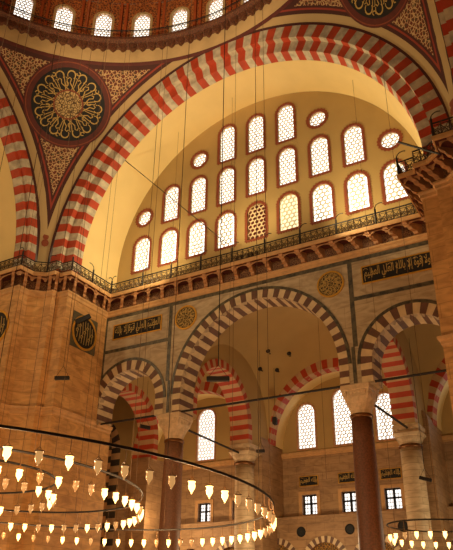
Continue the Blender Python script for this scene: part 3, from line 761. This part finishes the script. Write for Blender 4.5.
# --- round plaques (spandrels + piers)
def ribbon(mb, pts, w, P):
    """flat brush stroke through 2D points"""
    n = len(pts)
    L = []; Rr = []
    for i in range(n):
        a = Vector(pts[max(i - 1, 0)]); b = Vector(pts[min(i + 1, n - 1)]); t = (b - a)
        if t.length < 1e-9: t = Vector((1, 0))
        t.normalize(); nn = Vector((-t.y, t.x)); ww = (w[i] if isinstance(w, list) else w) / 2
        p = Vector(pts[i]); L.append(p + nn * ww); Rr.append(p - nn * ww)
    for i in range(n - 1): mb.quad(P(*L[i]), P(*L[i + 1]), P(*Rr[i + 1]), P(*Rr[i]))
def roundel(loc, r, label, rotz=0, square=False, sectors=8, strokes=False):
    t = empty('round_plaque', loc, label, 'plaque'); t.rotation_euler = (0, 0, rotz)
    if square:
        mb = MB(); s = r * 1.02; mb.box((-s, -.03, -s), (s, .0, s)); mb.build('square_backing', 'darkgreen', t)
    y = -.04 if square else -.02
    mb = MB(); mb.poly([(p[0], y - .01, p[1]) for p in circ_outline(r * .9, n=32)]); mb.build('ground', 'black' if strokes else 'goldnet', t)
    mb = ring_mb(circ_outline(r * .88, n=32), circ_outline(r, n=32), y - .04, 0); mb.build('frame', 'gold', t)
    mb = MB(); P = lambda u, v: (u, y - .025, v)
    if strokes:
        for k in range(7):
            u = r * (-.6 + .2 * k); h = math.sqrt(.6 - (u / r) ** 2) * r; ribbon(mb, [(u, -h * .9), (u + .04, 0), (u - .02, h * .9)], r * .045, P)
            ribbon(mb, [(u + r * .1 * math.cos(q * .9), r * .35 * math.sin(k * 2.1) + r * .1 * math.sin(q * .9)) for q in range(6)], r * .04, P)
    for k in range(0 if strokes else sectors):
        a = 2 * PI * k / sectors
        def rot(pts): return [(p[0] * math.cos(a) - p[1] * math.sin(a), p[0] * math.sin(a) + p[1] * math.cos(a)) for p in pts]
        ribbon(mb, rot([(r * (.3 + .5 * q / 6), r * .05 * math.sin(q)) for q in range(7)]), r * .06, P)
        ribbon(mb, rot([(r * (.62 + .15 * math.cos(q * .8)), r * (.16 + .13 * math.sin(q * .8))) for q in range(8)]), r * .05, P)
    if not strokes: ribbon(mb, [(r * .24 * math.cos(q * PI / 8), r * .24 * math.sin(q * PI / 8)) for q in range(17)], r * .05, P)
    mb.build('script', 'script', t)
    return t
roundel((-4.29, -.31, 16.8), .72, 'round black and gold plaque between the small pier-side arch and the wide arch')
roundel((4.29, -.31, 16.8), .72, 'round black and gold plaque between the wide arch and the long gold inscription', sectors=12)
roundel((-10.0, -2.15, 16.3), 1.02, 'gold-rimmed round plaque on dark square backing on the pier side', rotz=PI / 2, square=True, strokes=True)
roundel((-13.3, -5.6, 16.0), 1.05, 'gold-rimmed black round plaque cut by the picture edge on the pier front', strokes=True)
for x in (-5.98, -2.85, .25, 3.4):
    mb = MB(); mb.lathe([(.01, 0), (.22, 0), (.26, .03), (.3, 0)], k=20); mb.v = [(a, -c, b) for a, b, c in mb.v]
    o = mb.build('wall_roundel', 'black'); o.location = (x, YL - .01, 6.75); tag(o, 'small dark round boss low on the aisle wall between blind arches', 'roundel', 'dark bosses between the blind arches')

# --- pendentive medallions
def medallion(sg, label):
    c = Vector((sg * 9.78, DC[1] + 10.5, 0)); rho = math.hypot(9.78, 10.5); c.z = DC[2] + math.sqrt(RS ** 2 - rho ** 2)
    O = Vector(DC); nrm = (c - O).normalized(); u = nrm.cross(Vector((0, 0, 1))).normalized() * -1; v = u.cross(nrm).normalized()
    if v.z < 0: v = -v
    t = empty('calligraphy_medallion', c, label, 'medallion')
    def P(off):
        def f(a, b):
            p = c + u * a + v * b; q = O + (p - O).normalized() * (RS - off); return tuple(q - c)
        return f
    def annulus(r0, r1, off, m, nm):
        mb = MB(); f = P(off); n = 64; k = max(1, int((r1 - r0) / .25))
        for i in range(n):
            a, b = 2 * PI * i / n, 2 * PI * (i + 1) / n
            for j in range(k):
                s, e = r0 + (r1 - r0) * j / k, r0 + (r1 - r0) * (j + 1) / k
                mb.quad(f(s * math.cos(a), s * math.sin(a)), f(s * math.cos(b), s * math.sin(b)), f(e * math.cos(b), e * math.sin(b)), f(e * math.cos(a), e * math.sin(a)))
        return mb.build(nm, m, t)
    annulus(2.2, 2.68, .05, 'maroon', 'outer_border'); annulus(2.52, 2.58, .06, 'trimred', 'border_line')
    annulus(0.0, 2.23, .055, 'black', 'ground'); annulus(0, .84, .07, 'flower', 'centre_rosette'); annulus(.82, .92, .075, 'trimred', 'rosette_rim')
    mb = MB(); f0 = P(.08); f = lambda a, b: f0(a * 1.0, b * 1.0); S = 16
    for k in range(S):
        a = 2 * PI * (k + .3) / S
        def rt_(pts): return [(p[0] * math.cos(a) - p[1] * math.sin(a), p[0] * math.sin(a) + p[1] * math.cos(a)) for p in pts]
        st = .9; hook = [(1.78 + .26 * math.cos(q), .2 * sg + .24 * sg * math.sin(q) - .0) for q in [(-PI * .75 + PI * 1.45 * i / 10) for i in range(11)]]
        ribbon(mb, rt_([(st, 0), (1.2, .015), (1.5, -.03 * sg), (1.75, -.04 * sg)] + hook), [.05] * 6 + [.08] * 6 + [.05] * 3, f)
        ribbon(mb, rt_([(st, .17), (1.3, .2 * sg + .02), (1.55, .16 * sg), (1.62, .28 * sg), (1.5, .36 * sg)]), .06, f)
        ribbon(mb, rt_([(1.05, -.1 * sg), (1.35, -.16 * sg), (1.6, -.2 * sg), (1.66, -.12 * sg)]), .045, f)
        if k % 2: ribbon(mb, rt_([(1.25 + .13 * math.cos(q * .9), -.12 * sg + .1 * math.sin(q * .9)) for q in range(7)]), .055, f)
        else: ribbon(mb, rt_([(1.95 + .11 * math.cos(q), -.2 * sg + .12 * math.sin(q)) for q in range(6)]), .06, f)
    mb.build('script', 'script', t, merge=False)
medallion(-1, 'round black calligraphy medallion with gold radial script above the striped arch foot')
medallion(1, 'black calligraphy medallion cut off by the top edge of the picture')

# small red palmette at the pendentive foot
for sg, lab in ((-1, 'small red palmette painted where the left side arch meets the great arch'), (1, 'small red palmette painted above the near pier gallery')):
    t = MB(); c = Vector((sg * 11.93, -4.15, 22.0))
    d = Vector((1, -sg * -1 * 1.0 * sg * 1, 0)).normalized() if False else Vector((.707, .707 * (1 if sg < 0 else -1), 0))
    for q in range(3):
        r = .22 - q * .04; z0 = q * .42
        t.poly([c - c + d * r * math.cos(a * PI / 4) + Vector((0, 0, z0 + r * 1.2 * math.sin(a * PI / 4))) for a in range(8)])
    o = t.build('palmette', 'trimred'); o.location = (sg * 11.93, -4.28, 21.7); tag(o, lab, 'ornament')

# --- gallery balustrade
def railing(name, pts, label, z0=19.06, h=.66, step=.33, postlist=(), dome=False, group=None):
    t = empty(name, (pts[0][0], pts[0][1], z0), label, 'railing', group)
    off = Vector((pts[0][0], pts[0][1], z0))
    top = MB(); scr = MB()
    P3 = lambda p, z: Vector((p[0], p[1], z)) - off
    for zz, r in ((z0 + h, .035), (z0 + .06, .03), (z0 + h * .82, .014)): top.tube([P3(p, zz) for p in pts], r, 6)
    top.build('rail_bars', 'iron', t)
    for a, b in zip(pts, pts[1:]):
        a, b = Vector(a), Vector(b); L = (b - a).length; n = max(1, int(round(L / step))); d = (b - a) / n; dn = d.normalized()
        for i in range(n):
            p = a + d * i; w = d.length
            q = lambda s, z: P3(p + d * s, z0 + z)
            if dome:
                scr.tube([q(0, .05), q(0, h)], .012, 4); scr.tube([q(.5, .05), q(.5, h)], .01, 4); continue
            scr.tube([q(0, .06), q(0, h)], .024, 4, cap=False)
            for s0, s1, za, zb in ((0, .5, .08, h * .42), (.5, 1, h * .42, .08), (0, .5, h * .8, h * .42), (.5, 1, h * .42, h * .8)):
                m = q((s0 + s1) / 2, (za + zb) / 2 + .05 * (1 if za < zb else -1)); scr.tube([q(s0, za), m, q(s1, zb)], .02, 4, cap=False)
            scr.tube([q(.5 + .26 * math.cos(x * PI / 4), h * .42 + .26 * w * math.sin(x * PI / 4)) for x in range(8)], .018, 4, closed=True)
            scr.tube([q(.5 + .2 * math.cos(x * PI / 3), h * .13 + .16 * w * math.sin(x * PI / 3)) for x in range(6)], .018, 4, closed=True)
            scr.tube([q(.0 + .2 * math.cos(x * PI / 3), h * .42 + .16 * w * math.sin(x * PI / 3)) for x in range(6)], .018, 4, closed=True)
    scr.build('openwork_screen', 'railiron', t, merge=False)
    for (x, y), (dx, dy), kinds in postlist:
        m = MB(); m.tube([Vector((x, y, z0)) - off, Vector((x, y, z0 + h + .25)) - off], .05, 6); po = m.build('post', 'iron', t)
        for k in kinds:      # curved lamp hook springing from the post
            m = MB(); s = k; pts_ = [Vector((x, y, z0 + h + .2)) - off]
            for q in range(7):
                a = PI * q / 7 * .75; pts_.append(Vector((x + dx * s * .28 * (1 - math.cos(a)), y + dy * s * .28 * (1 - math.cos(a)), z0 + h + .28 + .25 * math.sin(a))) - off)
            m.tube(pts_, .026, 4); m.build('lamp_hook', 'iron', po)
    return t
px = [-9.3, -7.0, -5.0, -3.0, -1.0, 1.0, 3.05, 5.05, 7.1, 9.3]
railing('balustrade', [(-9.3, -1.0), (9.3, -1.0)], 'openwork iron balustrade of the gallery below the tympanum windows', postlist=[((x, -1.0), (1, 0), (1,)) for x in px[1:-1]] + [((-9.3, -1.0), (.7, .0), (1, -1))])
railing('balustrade', R[:8], 'openwork iron balustrade stepping around the far pier below the medallion', postlist=[((-9.3, -2.7), (0, 1), (-1,)), ((-9.3, -4.45), (.7, .7), ()), ((-10.7, -4.93), (.7, .7), (1,)), ((-11.3, -6.3), (.7, 0), (-1,))])
railing('balustrade', R[8:], 'openwork iron balustrade wrapping the near pier at the picture edge', postlist=[((9.3, -4.45), (1, 0), (1,)), ((9.3, -1.0), (0, 1), ()), ((11.3, -6.3), (1, 0), (1,)), ((9.3, -2.7), (0, 1), ())])
dome_pts = [(-12.1 * math.sin(a), DC[1] + 12.1 * math.cos(a)) for a in [math.radians(-60 + 150 * i / 75) for i in range(76)]]
railing('dome_railing', dome_pts, 'thin dark railing around the foot of the dome below its windows', z0=33.66, h=.62, step=.33, dome=True)
# slanting pole across the near pier balcony
POLE = ((398, 142), (440, 154))

# --- small floodlights on the gallery slab
for x in (-.75, -.45, -.05, .15, .45):
    t = empty('gallery_floodlight', (x, -.86, 19.06), 'one of five small dark floodlights standing in a row on the gallery edge', 'floodlight', 'small floodlights on the gallery edge')
    mb = MB(); mb.lathe([(.01, 0), (.05, 0), (.05, .04), (.025, .06), (.025, .14), (.01, .14)], k=10); mb.build('stand', 'iron', t)
    mb = MB(); mb.lathe([(.01, .13), (.07, .15), (.085, .3), (.07, .4), (.01, .41)], k=10); mb.build('lamp_body', 'iron', t)

# --- vault bosses
def ray(px_, py_): return fw * F_ + rt * (px_ - 226.5) - up * (py_ - 275)
C0 = Vector((CX, CY, CZ))
Rv = math.sqrt(2 * 4.5 ** 2); vc = Vector((0, 5.45, 12.5))
for p in ((268, 351), (289, 353.5), (277, 370), (260, 369)):
    d = ray(*p).normalized(); o = C0 - vc; b = o.dot(d); tt = -b + math.sqrt(max(b * b - (o.dot(o) - Rv * Rv), 0)); q = C0 + d * tt
    n = (vc - q).normalized()
    t = empty('vault_hook', q, 'small dark iron hook fixed in the plain aisle vault behind the wide arch', 'hook', 'iron hooks in the aisle vault')
    rq = n.to_track_quat('Z', 'Y'); t.rotation_mode = 'QUATERNION'; t.rotation_quaternion = rq
    mb = MB(); mb.lathe([(.01, 0), (.15, 0), (.13, .05), (.07, .08), (.01, .08)], k=14); mb.build('rosette', 'iron', t)
    mb = MB(); mb.tube([(0, 0, .05), (0, 0, .22)] + [(.08 * math.sin(a), 0, .3 - .08 * math.cos(a)) for a in (.0, .8, 1.6, 2.4, 3.2, 4.0)], .025, 6); mb.build('hook_bar', 'iron', t)

# --- chandelier: three concentric hoops with glass lamps
def lamp_meshes():
    g = MB(); K = .72; g.lathe([(.004, -.22 * K), (.02, -.2 * K), (.014, -.175 * K), (.03, -.16 * K), (.05, -.12 * K), (.09, -.04 * K), (.1, .04 * K), (.085, .1 * K), (.105, .17 * K)], k=12); g.v = [(a * .72, b * .72, c * .88) for a, b, c in g.v]
    r = MB(); r.lathe([(.07, .105), (.088, .11), (.086, .125), (.066, .12)], k=12)
    for i in range(3):
        a = 2 * PI * i / 3; r.tube([(.075 * math.cos(a), .075 * math.sin(a), .115), (0, 0, .2)], .006, 3)
    return g.mesh('lamp_glass', True), r
LG, LRm = lamp_meshes()
LG_lit = LG; LG_lit.materials.append(M['lit']); LG_un = LG.copy(); LG_un.materials.clear(); LG_un.materials.append(M['unlit'])
LRIM = {}
def lamp(parent, x, y, z, drop, lit, part='lamp', sc=1.0):
    """glass cup (part) with its rim and chain (sub-part)"""
    key = round(drop, 2)
    if key not in LRIM:
        m = MB(); m.v = list(LRm.v); m.f = list(LRm.f); m.mi = list(LRm.mi); m.tube([(0, 0, .19), (0, 0, .3 + drop)], .008, 3)
        me = m.mesh('rim'); me.materials.append(M['brass']); LRIM[key] = me
    g = bpy.data.objects.new(part, LG_lit if lit else LG_un); COL.objects.link(g); g.parent = parent; g.location = (x, y, z)
    g['label'] = 'glowing glass lamp' if lit else 'unlit glass lamp with a faint added glow'
    r = bpy.data.objects.new('lamp_rim', LRIM[key]); COL.objects.link(r); r.parent = g
ZH = 5.0; CC = Vector((-.1, -15.3, ZH))
def invis(p):
    v = Vector(p) - C0; d = v.dot(fw); u = 226.5 + F_ * v.dot(rt) / d; w = 275 - F_ * v.dot(up) / d
    return d > 0 and -12 < u < 470 and -10 < w < 560
rl = random.Random(5)
def hoop(c, rad, tx, ty, nl, ph, nc, label, r=.03, allz=False, drop=.5):
    t = empty('hoop_chandelier', c, label, 'chandelier')
    z = lambda x, y: tx * x + ty * y
    mb = MB(); mb.tube([(rad * math.cos(2 * PI * i / 96), rad * math.sin(2 * PI * i / 96), z(rad * math.cos(2 * PI * i / 96), rad * math.sin(2 * PI * i / 96))) for i in range(96)], r, 6, closed=True); mb.build('hoop', 'iron', t, smooth=True)
    for i in range(nl):
        a = 2 * PI * (i + ph) / nl; x, y = rad * math.cos(a), rad * math.sin(a)
        if not allz and not invis((c[0] + x, c[1] + y, c[2] - .6)): continue
        lamp(t, x, y, z(x, y) - drop, drop - .3, rl.random() < .62)
    for i in range(nc):
        a = 2 * PI * (i + .37) / nc; x, y = rad * math.cos(a), rad * math.sin(a)
        rr = math.hypot(c[0] + x, c[1] + y - DC[1]); zt = Dz1 + math.sqrt(max((RD * .95) ** 2 - rr * rr, 1)) * .98
        mb = MB(); mb.tube([(x, y, z(x, y)), (x, y, zt - c[2])], .009, 4); mb.build('suspension_cable', 'cable', t)
hoop((-.03, -15.8, 4.8), 7.75, -.043, -.021, 90, .2, 14, 'largest hoop of hanging glass lamps, its rim curving across to the aisle column', drop=.45)
hoop((-.37, -16.0, 5.0), 4.59, -.027, -.037, 62, .1, 9, 'middle-sized hoop of glass lamps inside the largest hoop')
hoop((-.1, -16.9, 5.0), 2.62, 0, 0, 30, .0, 5, 'smallest hoop of glass lamps, innermost of the nested hoops')
hoop((8.6, -2.2, 5.0), 1.85, -.03, 0, 24, .3, 3, 'small hoop of glass lamps in the lower corner beside the dark red column', allz=True, drop=.5)
# --- loudspeakers and their cables
def speaker(p, Y, w, h, label, tilt=0, top=36.0, cable=.012, bridle=True, yaw=0.45):
    d = ray(*p); q = C0 + d * ((Y - CY) / d.y)
    t = empty('column_speaker', q, label, 'loudspeaker')
    R3 = Matrix.Rotation(yaw, 3, 'Z') @ Matrix.Rotation(tilt, 3, 'Y')
    mb = MB(); mb.box((-w / 2, -h / 2, -h / 2), (w / 2, h / 2, h / 2)); mb.v = [tuple(R3 @ Vector(v)) for v in mb.v]; ob = mb.build('cabinet', 'speaker', t)
    bv = ob.modifiers.new('b', 'BEVEL'); bv.width = h * .12; bv.segments = 2
    mb = MB(); mb.box((-w / 2 * .94, -h / 2 - .012, -h / 2 * .8), (w / 2 * .94, -h / 2, h / 2 * .8)); mb.v = [tuple(R3 @ Vector(v)) for v in mb.v]; mb.build('grille', 'iron', t)
    mb = MB()
    if bridle:
        for s in (-1, 1): mb.tube([R3 @ Vector((s * w * .42, 0, h / 2)), (0, 0, h / 2 + .45)], .008, 4)
        mb.tube([(0, 0, h / 2 + .45), (0, 0, top - q.z)], cable, 4)
        mb.build('suspension_cable', 'iron', t)
    return t
speaker((62, 378), -9, .62, .15, 'small black bar loudspeaker hanging in front of the far pier', top=40)
speaker((218, 379), -9, .82, .17, 'black bar loudspeaker hanging in front of the wide central arch', top=44, cable=.02)
t = speaker((82, 319.5), -2.6, 1.05, .28, 'tilted black loudspeaker mounted over the round plaque on the pier', tilt=-.62, bridle=False, yaw=PI / 2 - .5)
speaker((145, 427), 1.6, .62, .2, 'short dark loudspeaker hanging in the small arch at the pier', tilt=.25, top=14.3, yaw=.2)
speaker((260.5, 451), 6.5, .5, .17, 'small dark bar loudspeaker beside the aisle column behind the hoop edge', top=17, yaw=.2)
speaker((275, 421), 8.6, .26, .45, 'small dark box loudspeaker on the wall arch foot behind the wide arch', top=16.5, yaw=.2)
speaker((425.5, 479), 6.5, .62, .16, 'dark bar loudspeaker near the pale banded column', tilt=.3, top=16, yaw=.2)

# --- lone cables in the air
def cable(p0, p1, Y, r, label, name='hanging_cable'):
    d = ray(*p0); a = C0 + d * ((Y[0] - CY) / d.y); d = ray(*p1); b = C0 + d * ((Y[1] - CY) / d.y)
    if Y[0] == Y[1] and abs(p0[0] - p1[0]) < 40 and name == 'hanging_cable': a.x = b.x
    mb = MB(); mb.tube([Vector((0, 0, 0)), b - a], r, 5); o = mb.build(name, 'iron'); o.location = a; tag(o, label, 'cable')
cable(*POLE, (-4.7, -6.0), .05, 'slanting black pole resting over the balcony of the near pier', 'iron_pole')
cable((121, 157), (226, 243), (-2.9, -.4), .025, 'slanting stay wire from the great arch down to the gallery rail', 'stay_wire')
for X, Y, zb, zt, lab in ((-7.2, -12.5, 6.5, 41, 'thin cable hanging in front of the far pier corner'), (-4.6, -1.6, 14.5, 29.0, 'thin cable hanging from the great arch over the small spandrel roundel'),
                          (-.8, -1.5, 12, 30.2, 'thin cable dropping from the great arch across the upper windows'), (1.2, 5.4, 8.6, 18.2, 'thin cable from the aisle vault with a small hanging ring lamp'), (8.3, 5.4, 9, 17.6, 'thin pale cable hanging inside the arch beside the near pier')):
    mb = MB(); mb.tube([(0, 0, 0), (0, 0, zt - zb)], .01, 4); o = mb.build('hanging_cable', 'cable'); o.location = (X, Y, zb); tag(o, lab, 'cable')

# ================================================================== LIGHT
def point(loc, w, col=(1, .58, .24), r=.4):
    l = bpy.data.lights.new('lamp_or_fill_light', 'POINT'); l.energy = w; l.color = col; l.shadow_soft_size = r
    o = bpy.data.objects.new('lamp_or_fill_light', l); COL.objects.link(o); o.location = loc
def spot(loc, to, w, col=(1, .72, .36), ang=70, r=.5, blend=.8):
    l = bpy.data.lights.new('flood_or_fill_light', 'SPOT'); l.energy = w; l.color = col; l.spot_size = math.radians(ang); l.spot_blend = blend; l.shadow_soft_size = r
    o = bpy.data.objects.new('flood_or_fill_light', l); COL.objects.link(o); o.location = loc
    o.rotation_euler = (Vector(to) - Vector(loc)).to_track_quat('-Z', 'Y').to_euler()
for i in range(8):
    a = 2 * PI * i / 8
    point((CC.x + 6.0 * math.cos(a), CC.y + 6.0 * math.sin(a), ZH - .9), 560, (1, .62, .29))
point((8.6, -2.2, 4.3), 120)
# gallery floodlights behind the balustrade
for x in (-8, -4.5, 0, 4.5, 8):
    point((x, -.6, 19.3), 7, (1, .74, .38), .1)
for sx in (-1, 1):
    spot((sx * 4.5, -2.6, 18.2 + 1.2), (sx * 10.5, -1.6, 24.5), 1150, (1, .80, .44), 165, .2, 1)
spot((0, -2.6, 19.6), (0, -2.2, 31), 1100, (1, .80, .44), 165, .2, 1)
# added fill lights brightening the aisle, no fixtures there
point((-1, 5, 5.5), 680, (1, .72, .4)); point((-10, 7.5, 6), 520, (1, .70, .4)); point((10, 6.5, 6), 480, (1, .80, .48))
# added fill spots for the upper hall, and one brightening the dome drum
spot((2, -27.5, 20), (-2, 0, 26), 4600, (1, .82, .52), 62)
spot((8, -20, 17), (-8, -5, 28), 1700, (1, .64, .34), 80)
spot((0, -27, 20), (-3, -4, 36.8), 11500, (1, .66, .36), 42, .3, .6)
point((-13, 6.5, 8), 350, (1, .66, .34)); point((-8.5, 4.2, 7), 160, (1, .66, .34))  # added fill lights for the dark space behind the small pier-side arch
point((-16, -16.6, 19.6), 1000, (1, .78, .46))  # added fill light so the left semidome does not stay unlit
w = bpy.data.worlds.new('world'); SC.world = w; w.use_nodes = True
bg = w.node_tree.nodes['Background']; bg.inputs[0].default_value = (1, .62, .34, 1); bg.inputs[1].default_value = .11

SC.view_settings.view_transform = 'Standard'; SC.view_settings.look = 'None'; SC.view_settings.gamma = 1
SC.view_settings.exposure = 0.0; SC.view_settings.use_curve_mapping = False
